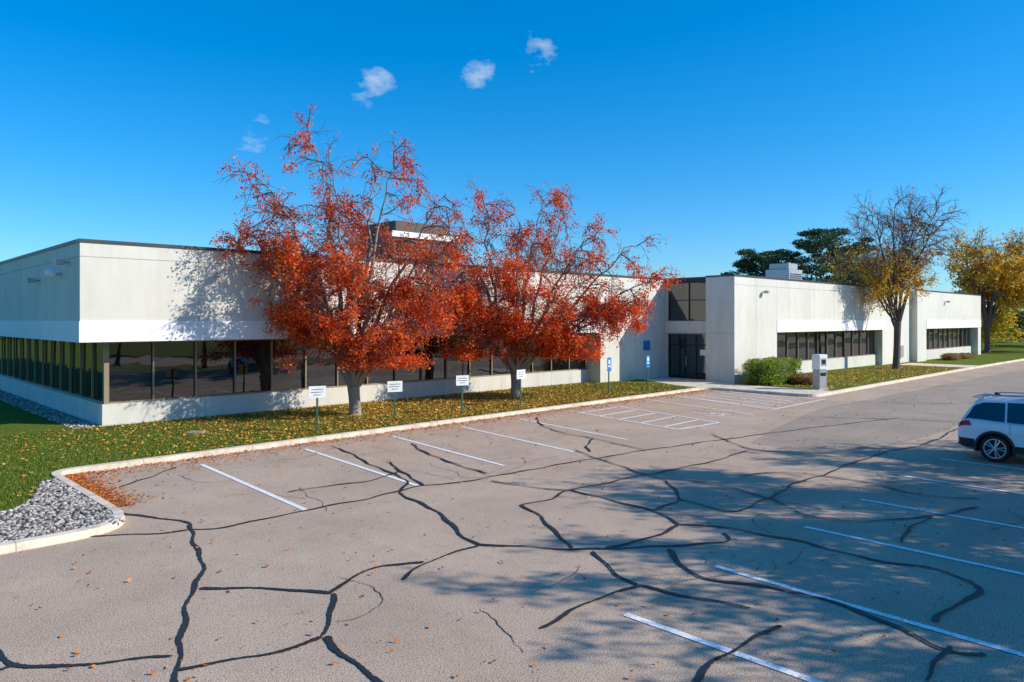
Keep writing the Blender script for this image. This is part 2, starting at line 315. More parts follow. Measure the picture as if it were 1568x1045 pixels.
C=C[~((C[:,0]>34.9)&(C[:,1]>15.4))]; C=C[~((C[:,0]<4.5)&(C[:,1]>14.2))]
V,F=rand_leaves(C,.065,True,4); obj('fallen_leaves',V,F,M_fallr)
def rocks(name,P,smin,smax):
    bm=bmesh.new(); bmesh.ops.create_icosphere(bm,subdivisions=1,radius=1); bv=np.array([v.co for v in bm.verts]); bf=np.array([[v.index for v in f.verts] for f in bm.faces]); bm.free()
    N=len(P); s=rng.uniform(smin,smax,(N,1,1))*np.stack([rng.uniform(.7,1.3,N),rng.uniform(.7,1.3,N),rng.uniform(.5,.8,N)],1)[:,None,:]
    V=bv[None]*s*rng.uniform(.85,1.15,(N,len(bv),1))+P[:,None,:]; F=bf[None]+(np.arange(N)*len(bv))[:,None,None]
    return obj(name,V.reshape(-1,3),F.reshape(-1,3),M_rock,None,True)
x=rng.uniform(-4,4.2,8500);y=rng.uniform(14.55,19.6,8500);k=rockpoly(x,y); P=np.stack([x[k],y[k],np.full(k.sum(),.13)],1)
rocks('river_rocks',P,.025,.055)
sheet('rock_bed',[(-4,14.55),(3.3,14.55),(4.0,15.1),(4.15,16),(4.16,19.6),(3.85,19.3),(3.45,18),(3.1,17.2),(2.4,16.6),(-2,15.9),(-4,15.8)],.116,M_rockbed)
x=rng.uniform(6.5,7.38,3500);y=rng.uniform(28,60,3500);P=np.stack([x,y,np.full(3500,.12)],1);rocks('river_rocks',P,.03,.07)
sheet('rock_bed',[(6.5,28.0),(7.4,28.0),(7.4,70),(6.5,70)],.116,M_rockbed)
# ---------------------------------------------------------------- building
B=empty('office_building')
def bx(n,*a,**k): return box(n,*a,parent=B,**k)
YF=27.23; YB=28.13; ZT=6.36
bx('upper_wall',6.52,33.4,YF,75,3.05,ZT,M_wall)
bx('entry_wall',33.4,40.0,YF,75,.05,ZT,M_wall)
bx('white_band',6.517,33.403,YF-.03,YF,3.052,3.76,M_band); bx('white_band_side',6.49,6.52,YF-.03,75,3.052,3.76,M_band)
bx('base_wall',7.42,33.4,YB,75,.05,.86,M_base)
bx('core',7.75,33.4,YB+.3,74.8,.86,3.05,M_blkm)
def windows(x0,x1,yg,z0,z1,step,pre):
    n=max(1,round((x1-x0)/step)); st=(x1-x0)/n
    for i in range(n):
        a=x0+i*st; g=obj(pre+'_glass',[(a,0,z0),(a+st,0,z0),(a+st,0,z1),(a,0,z1)],[(0,1,2,3)],M_glass,B); g.location.y=yg
        me=g.data
        d=random.uniform(-.012,.012);e=random.uniform(-.01,.01); me.vertices[0].co.y+=d;me.vertices[3].co.y+=d+e;me.vertices[2].co.y+=e
        bx(pre+'_mullion',a-.028,a+.028,yg-.09,yg-.02,z0,z1,M_mull)
    bx(pre+'_sill_frame',x0,x1,yg-.088,yg-.022,z0+.001,z0+.06,M_mull); bx(pre+'_head_frame',x0,x1,yg-.088,yg-.022,z1-.07,z1-.001,M_mull)
windows(7.62,33.35,YB+.2,.86,3.05,1.55,'window')
def windows_side(y0,y1,xg,z0,z1,step,pre):
    n=round((y1-y0)/step); st=(y1-y0)/n
    for i in range(n):
        a=y0+i*st; obj(pre+'_glass',[(xg+random.uniform(-.01,.01),a,z0),(xg,a+st,z0),(xg+random.uniform(-.01,.01),a+st,z1),(xg,a,z1)],[(0,3,2,1)],M_glass,B)
        bx(pre+'_mullion',xg-.09,xg-.02,a-.03,a+.03,z0,z1,M_mull)
    bx(pre+'_sill_frame',xg-.088,xg-.022,y0,y1,z0+.001,z0+.06,M_mull)
windows_side(YB+.2,70,7.62,.86,3.05,1.55,'side_window')
bx('corner_post',7.5,7.66,YB+.08,YB+.24,.861,3.049,M_mull)
bx('roof',6.6,39.9,27.3,74.9,ZT-.01,ZT+.02,M_roof)
bx('coping_front',6.48,40.04,YF-.04,YF+.25,ZT,ZT+.11,M_cop); bx('coping_side',6.48,6.75,YF+.25,75.04,ZT,ZT+.11,M_copr)
bx('groove',6.515,33.4,YF-.002,YF,5.88,5.905,M_joint); bx('groove_side',6.518,6.52,YF,75,5.88,5.905,M_joint)
for i in range(1,7):
    x=6.52+i*3.84*1.0
    if x<33.3: bx('panel_joint',x-.009,x+.009,YF-.0035,YF-.0005,3.77,ZT,M_joint)
    bx('base_joint',x+.6,x+.615,YB-.003,YB,.1,.86,M_joint)
for i in range(1,10): bx('panel_joint_side',6.516,6.52,YF+i*4.6,YF+i*4.6+.018,3.77,ZT,M_joint)
bx('panel_joint',33.39,33.41,YF-.003,YF,.1,ZT,M_joint)
X0=39.2;Y0=21.9
bx('corner_block',X0,44.5,Y0,23.8,.05,ZT,M_wall)
bx('wing_upper',44.5,63.5,Y0,23.8,3.0,ZT,M_wall)
bx('wing_pier',63.5,70.2,Y0+.3,23.8,.05,ZT,M_wall)
bx('wing_end',70.2,90.3,Y0-.25,23.8,3.0,ZT,M_wall); bx('wing_end_pier',70.2,72.6,Y0-.25,23.8,.05,2.999,M_wall); bx('wing_end_pier',89.2,90.3,Y0-.25,23.8,.05,2.999,M_wall)
bx('wing_back',40.0,90.3,23.8,60,.05,ZT-.001,M_wall)
bx('white_band',44.5,63.497,Y0-.03,Y0,3.002,3.76,M_band); bx('white_band',72.6,90.3,Y0-.28,Y0-.25,3.002,3.76,M_band)
bx('base_wall',44.5,63.5,Y0+.75,23.8,.05,.93,M_base); bx('base_wall',72.6,89.2,Y0+.3,23.8,.05,1.0,M_base)
windows(44.55,63.45,Y0+.9,.93,3.0,1.58,'wing_window'); windows(72.65,89.15,Y0+.5,1.0,3.0,1.5,'end_window')
bx('coping',X0-.04,63.5,Y0-.04,Y0+.25,ZT,ZT+.1,M_cop); bx('coping_side',X0-.04,X0+.22,Y0+.25,23.8,ZT,ZT+.1,M_cop)
bx('coping',63.5,70.16,Y0+.26,Y0+.5,ZT,ZT+.1,M_cop); bx('coping',70.16,90.34,Y0-.29,Y0+.0,ZT,ZT+.1,M_cop)
bx('coping_entry',39.96,40.2,23.8,27.19,ZT,ZT+.1,M_cop)
for x in (41.8,44.5): bx('panel_joint',x-.009,x+.009,Y0-.003,Y0-.0005,.1,ZT,M_joint)
for x in (49.2,54,58.8): bx('panel_joint',x-.009,x+.009,Y0-.003,Y0-.0005,3.77,ZT,M_joint)
bx('groove',X0,63.5,Y0-.0015,Y0,5.86,5.885,M_joint)
bx('groove_side',X0-.002,X0,Y0,23.8,3.0,3.02,M_joint)
bx('door_glass',39.93,39.96,23.85,26.9,.12,2.9,M_glass); bx('transom_glass',39.93,39.96,23.85,26.9,3.75,6.1,M_glass)
bx('spandrel',39.88,39.97,23.82,27.2,2.98,3.72,M_wall)
for y in (23.86,24.9,25.7,26.1,26.88): bx('door_frame',39.87,39.93,y-.035,y+.035,.12,2.9,M_blkm)
bx('door_frame',39.865,39.925,23.86,26.88,2.2,2.28,M_blkm); bx('door_frame',39.865,39.925,23.86,26.88,.121,.3,M_blkm)
for y in (23.86,25.4,26.88): bx('transom_frame',39.87,39.93,y-.03,y+.03,3.76,6.1,M_blkm)
bx('transom_frame',39.866,39.926,23.86,26.88,5.0,5.06,M_blkm)
bx('entry_header',39.9,39.97,23.82,27.2,6.1,ZT,M_blkm)
bx('door_notice',39.855,39.862,24.2,24.6,1.6,1.95,M_white)
bx('door_pull',39.82,39.85,25.55,25.6,.9,1.5,M_grey)
bx('address_plaque',37.6,38.3,YF-.03,YF,1.9,2.5,M_blue)
def wlight(x,y,z,nx,ny,globe):
    bx('light_bracket',x+min(0,nx*.18)-.03*abs(ny),x+max(0,nx*.18)+.03*abs(ny),y+min(0,ny*.18)-.03*abs(nx),y+max(0,ny*.18)+.03*abs(nx),z-.03,z+.05,M_grey)
    if globe:
        bm=bmesh.new(); bmesh.ops.create_uvsphere(bm,u_segments=16,v_segments=10,radius=.19); me=bpy.data.meshes.new('lamp_globe'); bm.to_mesh(me); bm.free(); me.materials.append(M_white)
        o=bpy.data.objects.new('lamp_globe',me); COL.objects.link(o); o.location=(x+nx*.32,y+ny*.32,z+.02); o.parent=B
    else: bx('flood_head',x+nx*.28-.14,x+nx*.28+.14,y+ny*.28-.12,y+ny*.28+.12,z-.08,z+.1,M_grey,bev=.02)
wlight(6.52,29.7,5.4,-1,0,True); wlight(6.52,33.0,5.3,-1,0,False); wlight(6.52,28.6,5.75,-1,0,False)
wlight(11.0,YF,5.45,0,-1,False); wlight(13.8,YF,5.1,0,-1,False); wlight(16.5,YF,5.4,0,-1,False); wlight(42.6,Y0,5.5,0,-1,False); wlight(67,Y0+.3,5.3,0,-1,False); wlight(78,Y0-.25,5.5,0,-1,False)
bx('meter_box',67.2,67.9,Y0+.1,Y0+.3,.6,1.6,M_grey)
def hvac(name,x,y,wx,wy,z1,dark):
    E=empty(name,(x,y,ZT)); m1=M_pent if dark else M_grey
    h=z1-ZT; box('curb_frame',-wx/2-.1,wx/2+.1,-wy/2-.1,wy/2+.1,0,.3,M_blkm,E)
    box('casing',-wx/2,wx/2,-wy/2,wy/2,.3,h*.78,m1,E,.03); box('hood',-wx/2+.3,wx/2-.5,-wy/2+.2,wy/2-.2,h*.78,h,M_grey if not dark else M_pent,E,.04)
    for k in range(7): box('louvre',-wx/2+.2,(wx/2-.2) if not dark else 0,-wy/2-.05,-wy/2-.005,.5+k*(h*.78-.8)/7,.56+k*(h*.78-.8)/7,M_blkm,E)
    if dark:
        for k in range(2): box('window',.3+k*1.1,1.2+k*1.1,-wy/2-.03,-wy/2-.004,h*.42,h*.68,M_glass,E)
        box('fascia',-wx/2-.15,wx/2+.15,-wy/2-.15,-wy/2-.06,h*.70,h*.80,M_band,E)
    cyl('flue',(wx/2-.3,0,h*.7),(wx/2-.3,0,h+.2),.12,.12,M_grey,E)
hvac('rooftop_penthouse',27.4,38,5.0,4.2,9.7,True); hvac('rooftop_hvac_unit',63.3,30.5,2.6,2.2,8.8,False)
# ---------------------------------------------------------------- trees
def bez(p0,p1,p2,p3,n):
    t=np.linspace(0,1,n)[:,None]; return p0*(1-t)**3+3*p1*t*(1-t)**2+3*p2*t*t*(1-t)+p3*t**3
class Wood:
    def __init__(s): s.V=[];s.F=[];s.n=0
    def tube(s,P,r0,r1,k):
        m=len(P); T=np.gradient(P,axis=0); T/=np.linalg.norm(T,axis=1,keepdims=True)+1e-9
        ref=np.array([.31,.57,.76]); A=np.cross(T,ref); A/=np.linalg.norm(A,axis=1,keepdims=True)+1e-9; Bv=np.cross(T,A)
        R=(np.linspace(r0,r1,m) if np.isscalar(r0) else r0)[:,None,None]; an=np.arange(k)*2*math.pi/k
        ring=P[:,None,:]+R*(A[:,None,:]*np.cos(an)[None,:,None]+Bv[:,None,:]*np.sin(an)[None,:,None])
        s.V.append(ring.reshape(-1,3)); i=np.arange(m-1)[:,None]*k; j=np.arange(k)[None,:]; jn=(j+1)%k
        s.F.append(np.stack([i+j,i+jn,i+k+jn,i+k+j],-1).reshape(-1,4)+s.n); s.n+=m*k
def make_tree(name,base,fork,tr,limbs,seed,n1=9,L1=2.0,n2=6,L2=1.0,n3=3,L3=.45,droop=.3,up=.1,leaves=18000,lsize=.075,lmat=None,bark=None,twig=None,lw=None,clip=None,cluster=6,crad=.10,t0=.28,tw=1.0,lk=1.0,pmin=.15):
    g=np.random.default_rng(seed); W=Wood(); W1=Wood(); T=Wood(); base=np.array([base[0],base[1],.08])
    def unit(v): return v/(np.linalg.norm(v)+1e-9)
    def grow(p,d,L,k,dr):
        P=[p]; d=unit(d); s=L/(k-1)
        for i in range(k-1):
            d=unit(d+g.normal(0,.22,3)+np.array([0,0,-dr*.35])); q=P[-1]+d*s
            if clip is not None:
                q2=clip(q)
                if q2 is not q: d=unit(q2-P[-1]+1e-6); q=q2
            P.append(q)
        return np.array(P)
    fk=base+np.array([g.uniform(-.1,.1),g.uniform(-.1,.1),fork])
    tp=np.array([base+(0,0,-.1),base+(0,0,.12),base*.6+fk*.4+g.normal(0,.03,3),fk]); 
    W.tube(bez(tp[0],tp[1],tp[2],tp[3],7),np.array([1.45,1.15,1,.95,.93,.95,1.0])*tr,0,12)
    allp=[]
    for (R,Fd,Z) in limbs:
        tgt=base+np.array([*(RT*R+FW*Fd),Z]); 
        if clip is not None: tgt=clip(tgt)
        st=fk+np.array([0,0,-g.uniform(0,.25)*fork]); out=tgt-st; h=np.array([out[0],out[1],0])
        p1=st+h*.22+np.array([0,0,out[2]*.38]); p2=st+h*.62+np.array([0,0,out[2]*.85]); p1+=g.normal(0,.25,3);p2+=g.normal(0,.4,3)
        P=bez(st,p1,p2,tgt,14); P[3:]+=g.normal(0,.08,(11,3)); ln=np.linalg.norm(out)
        W.tube(P,np.linspace(1,0,14)**1.2*tr*.48*lk*(.6+.06*ln)+.012,0,8)
        for a in range(n1):
            t=t0+(1-t0)*(a+g.uniform(0,1))/n1; i=min(12,int(t*13)); p=P[i]+(P[i+1]-P[i])*(t*13-i)
            tg=unit(P[i+1]-P[i]); d=tg*.6+g.normal(0,.62,3)+np.array([0,0,up])
            Q=grow(p,d,L1*g.uniform(.55,1.2)*(1.15-.45*t),7,droop); W1.tube(Q,.028*tw,.011*tw,5)
            for b in range(n2):
                u=.2+.8*(b+g.uniform(0,1))/n2; j=min(5,int(u*6)); p=Q[j]; tg=unit(Q[j+1]-Q[j])
                R2=grow(p,tg*.6+g.normal(0,.6,3)+np.array([0,0,up*.6]),L2*g.uniform(.5,1.25),5,droop*1.2); T.tube(R2,.012*tw,.006*tw,4); allp.append(R2)
                for c in range(n3):
                    j=g.integers(1,4); R3=grow(R2[j],unit(R2[j+1]-R2[j])*.7+g.normal(0,.6,3),L3*g.uniform(.5,1.3),4,droop*1.2); T.tube(R3,.0075*tw,.0045*tw,3); allp.append(R3[1:])
    E=empty(name)
    obj('limbs',np.concatenate(W.V),np.concatenate(W.F),bark or M_bark2,E,True)
    obj('branches',np.concatenate(W1.V),np.concatenate(W1.F),M_bark2,E,True)
    if T.n: obj('twigs',np.concatenate(T.V),np.concatenate(T.F),twig or M_twig,E)
    if leaves:
        A=np.concatenate(allp); nc=leaves//cluster
        pw=np.ones(len(A)) if lw is None else lw(A); pw=np.clip(pw,0,None)
        pw=pw*np.clip(.6+1.1*np.sin(A[:,0]*2.3+seed)*np.sin(A[:,1]*2.1+1)+.7*np.sin(A[:,2]*2.6+A[:,0]*1.3),pmin,None); pw/=pw.sum()
        C=A[g.choice(len(A),nc,p=pw)]; C=np.repeat(C,cluster,0)+g.normal(0,crad,(nc*cluster,3))
        V,F=rand_leaves(C,lsize,False,seed); obj('foliage',V,F,lmat,E)
    return E
def clipf(q):
    if q[1]>26.95 and q[2]<6.75 and q[0]>6.3: r=q.copy(); r[1]=26.95-abs(q[1]-26.95)*.5-.02; r[1]=max(r[1],26.0); return r
    if q[2]<2.1: r=q.copy(); r[2]=2.15; return r
    return q
lwr=lambda A:.9+1.2*np.clip((7-A[:,2])/4,0,1.2)-.42*np.clip((A[:,2]-8.5)/2,0,1)
make_tree('crabapple_tree',(15.3,24.6),1.15,.235,[(-4.3,.4,7.4),(-4.7,-.8,6.8),(-3.4,-1.5,9.0),(-1.9,.3,10.9),(-.6,-1.8,9.4),(.9,.8,9.8),(2.0,-1.2,9.8),(3.5,.2,8.6),(3.6,-1.6,6.3),(-2.4,-2.5,6.0),(.6,-3.2,5.8),(2.0,-2.2,4.4),(-1.6,1.6,8.0),(4.1,-.5,7.0),(-.8,-1.4,4.6),(3.0,-.6,4.8),(-1.9,-.6,5.4),(-3.6,1.0,8.4)],11,
  n1=11,L1=1.9,n2=7,L2=1.0,n3=3,droop=.45,leaves=54000,lsize=.10,lmat=M_red_leaf,bark=M_bark,lw=lwr,clip=clipf,lk=.85,crad=.11,cluster=8,pmin=.08)
make_tree('crabapple_tree',(24.3,25.0),1.2,.235,[(-4.6,-.2,6.6),(-3.2,.5,8.3),(-1.4,-1,9.2),(0,0,9.0),(1.6,.6,9.6),(2.6,-1,9.0),(4.0,.2,8.0),(5.7,-.3,7.3),(6.4,-1.2,5.6),(6.2,-.6,4.6),(4.4,-2,4.6),(-2.8,-2.4,5.4),(0,-3,6.0),(-4.4,-1.2,4.8),(1.8,-2.4,4.7),(-1,-1.5,4.4),(3.0,-1.0,5.2),(-2.6,-.5,4.4),(5.0,-.8,4.4)],23,
  n1=11,L1=1.9,n2=7,L2=1.0,n3=3,droop=.48,leaves=72000,lsize=.10,lmat=M_red_leaf,bark=M_bark,lw=lwr,clip=clipf,lk=.85,crad=.11,cluster=8,pmin=.08)
lwy=lambda A:.05+1.0*np.clip((9.5-A[:,2])/4,0,1.5)
def vase(h,r,n,seed,zs=.72):
    g=np.random.default_rng(seed); o=[]
    for i in range(n):
        a=2*math.pi*(i+g.uniform(-.3,.3))/n; q=r*g.uniform(.35,1); o.append((q*math.cos(a),q*math.sin(a),h*(zs+(1-zs)*(1-(q/r)**2)+g.uniform(-.1,.03))))
    return o
make_tree('honey_locust_tree',(59.4,19.8),3.6,.26,vase(13.4,4.9,15,5,.62),31,n1=11,L1=2.2,n2=7,L2=1.2,n3=4,L3=.6,droop=.0,up=.3,leaves=10000,lsize=.15,lmat=M_yel_leaf,lw=lwy,twig=M_twig,tw=1.3,cluster=5,crad=.15,lk=.6)
make_tree('honey_locust_tree',(97,22.6),3.5,.3,vase(14.0,6.0,13,8,.65),37,n1=9,L1=2.8,n2=6,L2=1.5,n3=2,L3=.8,droop=.05,up=.3,leaves=17000,lsize=.27,lmat=M_yel_leaf,lw=lambda A:.25+np.clip((12-A[:,2])/5,0,1.3),twig=M_twig,tw=2,cluster=5,crad=.2)
make_tree('honey_locust_tree',(104,17.5),3.2,.3,vase(13.0,6.0,12,9,.6),41,n1=8,L1=2.8,n2=6,L2=1.5,n3=2,L3=.8,droop=.05,up=.2,leaves=22000,lsize=.28,lmat=M_ylw2,twig=M_twig,tw=2,cluster=5,crad=.25)
make_tree('bare_tree',(64,60),4,.3,vase(13.2,5.0,10,12),43,n1=8,L1=2.4,n2=5,L2=1.3,n3=2,L3=.7,droop=0,up=.3,leaves=0,tw=2)
for i,(x,y,hh) in enumerate(((17.9,-5.4,9.6),(23.6,-4.9,10.6),(29.3,-4.4,9.6))):
    make_tree('maple_tree',(x,y),2.6,.2,vase(hh,4.2,12,20+i,.55),50+i,n1=9,L1=2.0,n2=6,L2=1.0,n3=2,L3=.5,droop=.05,up=.15,leaves=26000,lsize=.16,lmat=M_yel_leaf,tw=1.3,cluster=5,crad=.16,pmin=.3)
def pine(name,base,h,r,seed):
    g=np.random.default_rng(seed); W=Wood(); E=empty(name); b=np.array([base[0],base[1],0.]); W.tube(bez(b,b+(0,0,h*.3),b+(.4,0,h*.6),b+(.2,.1,h*.97),9),.3,.06,8)
    Cs=[]
    for i in range(46):
        z=h*g.uniform(.45,1.0); a=g.uniform(0,6.28); q=r*(1.1-.65*((z/h-.45)/.55)**1.8)*g.uniform(.4,1.05); tip=b+np.array([q*math.cos(a),q*math.sin(a),z+q*.12])
        st=b+np.array([.2,.1,z-q*.3]); W.tube(bez(st,st+(tip-st)*.3,st+(tip-st)*.7+(0,0,.1),tip,6),.09,.03,5)
        n=300; rr=g.uniform(.7,1.4); u=g.normal(0,1,(n,3)); u/=np.linalg.norm(u,axis=1,keepdims=True); u*=g.uniform(.3,1,(n,1))**.5*g.uniform(.8,1.3,(n,1)); Cs.append(tip+u*np.array([rr,rr,rr*.34]))
        Cs.append((st*.45+tip*.55)+u[:120]*np.array([rr*.8,rr*.8,rr*.25]))
    obj('limbs',np.concatenate(W.V),np.concatenate(W.F),M_bark2,E,True)
    V,F=rand_leaves(np.concatenate(Cs),.26,False,seed); obj('foliage',V,F,M_pine,E)
pine('pine_tree',(88.8,45.5),12.3,5.2,1); pine('pine_tree',(89.5,38.5),14.4,5.6,2); pine('pine_tree',(94.2,37),13.6,4.8,3); pine('pine_tree',(154,32),14,4,4)
def clump(seed,mat,h=9,r=4.5):
    g=np.random.default_rng(seed); C=[]
    for i in range(16):
        c=np.array([g.normal(0,r*.4),g.normal(0,r*.4),g.uniform(.25,.95)*h]); n=240; u=g.normal(0,1,(n,3)); u/=np.linalg.norm(u,axis=1,keepdims=True); C.append(c+u*g.uniform(.4,1,(n,1))*g.uniform(1.2,2.4))
    C=np.concatenate(C); C=C[C[:,2]>.2]; V,F=rand_leaves(C,.5,False,seed); me=obj('tmp',V,F,mat); d=me.data; bpy.data.objects.remove(me); return d
cl=[clump(i,m_) for i,m_ in enumerate((M_ylw2,M_grn_leaf,M_yel_leaf,M_grn_leaf))]
E=empty('distant_trees'); g=np.random.default_rng(99)
for i in range(110):
    a=2*math.pi*(i+g.uniform(0,1))/110; R=g.uniform(160,215); x=40+R*math.cos(a);y=10+R*math.sin(a)
    o=bpy.data.objects.new('tree_mass',cl[i%4]); COL.objects.link(o); o.location=(x,y,0); s=g.uniform(.7,1.1); o.scale=(s*2.2,s*2.2,s*.85); o.rotation_euler=(0,0,g.uniform(0,6)); o.parent=E
for i in range(14):
    o=bpy.data.objects.new('tree_mass',cl[(i*3)%4]); COL.objects.link(o); o.location=(-30+i*10,-38-g.uniform(0,8),0); s=g.uniform(.8,1.1); o.scale=(s,s,s); o.rotation_euler=(0,0,g.uniform(0,6)); o.parent=E
for (x,y) in ((112,26),(118,33),(125,24),(110,38),(130,40),(122,18),(140,30),(135,15)):
    o=bpy.data.objects.new('tree_mass',cl[1 if x%2 else 0]); COL.objects.link(o); o.location=(x,y,0); o.scale=(.9,.9,.6); o.rotation_euler=(0,0,x); o.parent=E
def bush(name,x,y,rx,ry,h,mat,n,seed,boxy=.6):
    g=np.random.default_rng(seed); u=g.normal(0,1,(n,3)); u/=np.linalg.norm(u,axis=1,keepdims=True); u=np.sign(u)*np.abs(u)**boxy; u/=np.max(np.abs(u),axis=1,keepdims=True)**.35
    k=g.uniform(.82,1.03,(n,1))*(1+.06*np.sin(u[:,:1]*6)*np.sin(u[:,1:2]*7+u[:,2:3]*5)); P=u*k*np.array([rx,ry,h*.55])+np.array([0,0,h*.5]); P=P[P[:,2]>.02]
    E=empty(name,(x,y,.1)); V,F=rand_leaves(P,.10,False,seed); obj('foliage',V,F,mat,E)
    bm=bmesh.new(); bmesh.ops.create_icosphere(bm,subdivisions=3,radius=1)
    for v in bm.verts:
        c=v.co; c=Vector([math.copysign(abs(q)**boxy,q) for q in c]); c/=max(abs(q) for q in c)**.35; v.co=Vector((c.x*rx*.82,c.y*ry*.82,max(0,c.z*h*.45+h*.48)))
    me=bpy.data.meshes.new('inner_dark_core'); bm.to_mesh(me); bm.free(); me.materials.append(M_grn_leaf if mat is M_bush else M_bark2); o=bpy.data.objects.new('inner_dark_core',me); COL.objects.link(o); o.parent=E  # solid dark filler core, added so the leaf shell reads opaque
bush('boxwood_hedge',40.6,20.2,2.1,1.0,1.4,M_bush,9000,1)
bush('low_shrub',41.5,18.6,1.1,.8,.55,M_bushr,2200,2,.9); bush('low_shrub',76,20.6,1.4,.7,.6,M_bushr,1500,3,.9); bush('low_shrub',80,20.6,1.8,.7,.5,M_bushr,1500,4,.9)
def sign(name,x,y,h,rz,blue=False):
    E=empty(name,(x,y,.1),rz); box('post',-.03,.03,-.02,.02,-.1,h,M_green,E)
    if blue:
        box('panel',-.16,.16,-.035,-.022,h-.5,h-.02,M_blue,E); box('symbol',-.07,.07,-.039,-.036,h-.33,h-.12,M_white,E); box('text_bar',-.12,.12,-.039,-.036,h-.46,h-.40,M_white,E)
        box('lower_panel',-.16,.16,-.035,-.022,h-.68,h-.53,M_blue,E)
    else:
        box('panel',-.28,.28,-.035,-.022,h-.36,h+.03,M_white,E)
        for k,(a,b_) in enumerate(((-.2,.2),(-.22,.18),(-.12,.12))): box('text_row',a,b_,-.039,-.036,h-.09-k*.09,h-.07-k*.09,M_txt,E)
for x,y,h,rz in ((12.1,21.75,1.5,-.25),(15.4,22.1,1.45,-.3),(18.5,22.0,1.5,-.2),(21.9,22.2,1.55,.1)): sign('parking_sign',x,y,h,rz)
sign('accessible_parking_sign',28.5,22.7,1.85,0,True); sign('accessible_parking_sign',32.0,22.9,1.85,0,True)
E=empty('drop_box_kiosk',(38.75,16.7,.115),-.35)
box('plinth',-.32,.32,-.3,.3,0,.06,M_curb,E); box('body',-.27,.27,-.24,.24,.06,1.05,M_grey,E,.02); box('slot_recess',-.2,.2,-.245,-.238,.72,.9,M_blkm,E); box('hood',-.30,.30,-.27,.27,1.05,1.85,M_white,E,.03); box('label',-.2,.2,-.275,-.271,1.25,1.65,M_grey,E); box('display',-.14,.14,-.279,-.276,1.35,1.58,M_blkm,E)
cyl('utility_cover',(9.2,24.4,.11),(9.2,24.4,.15),.3,.3,M_joint)
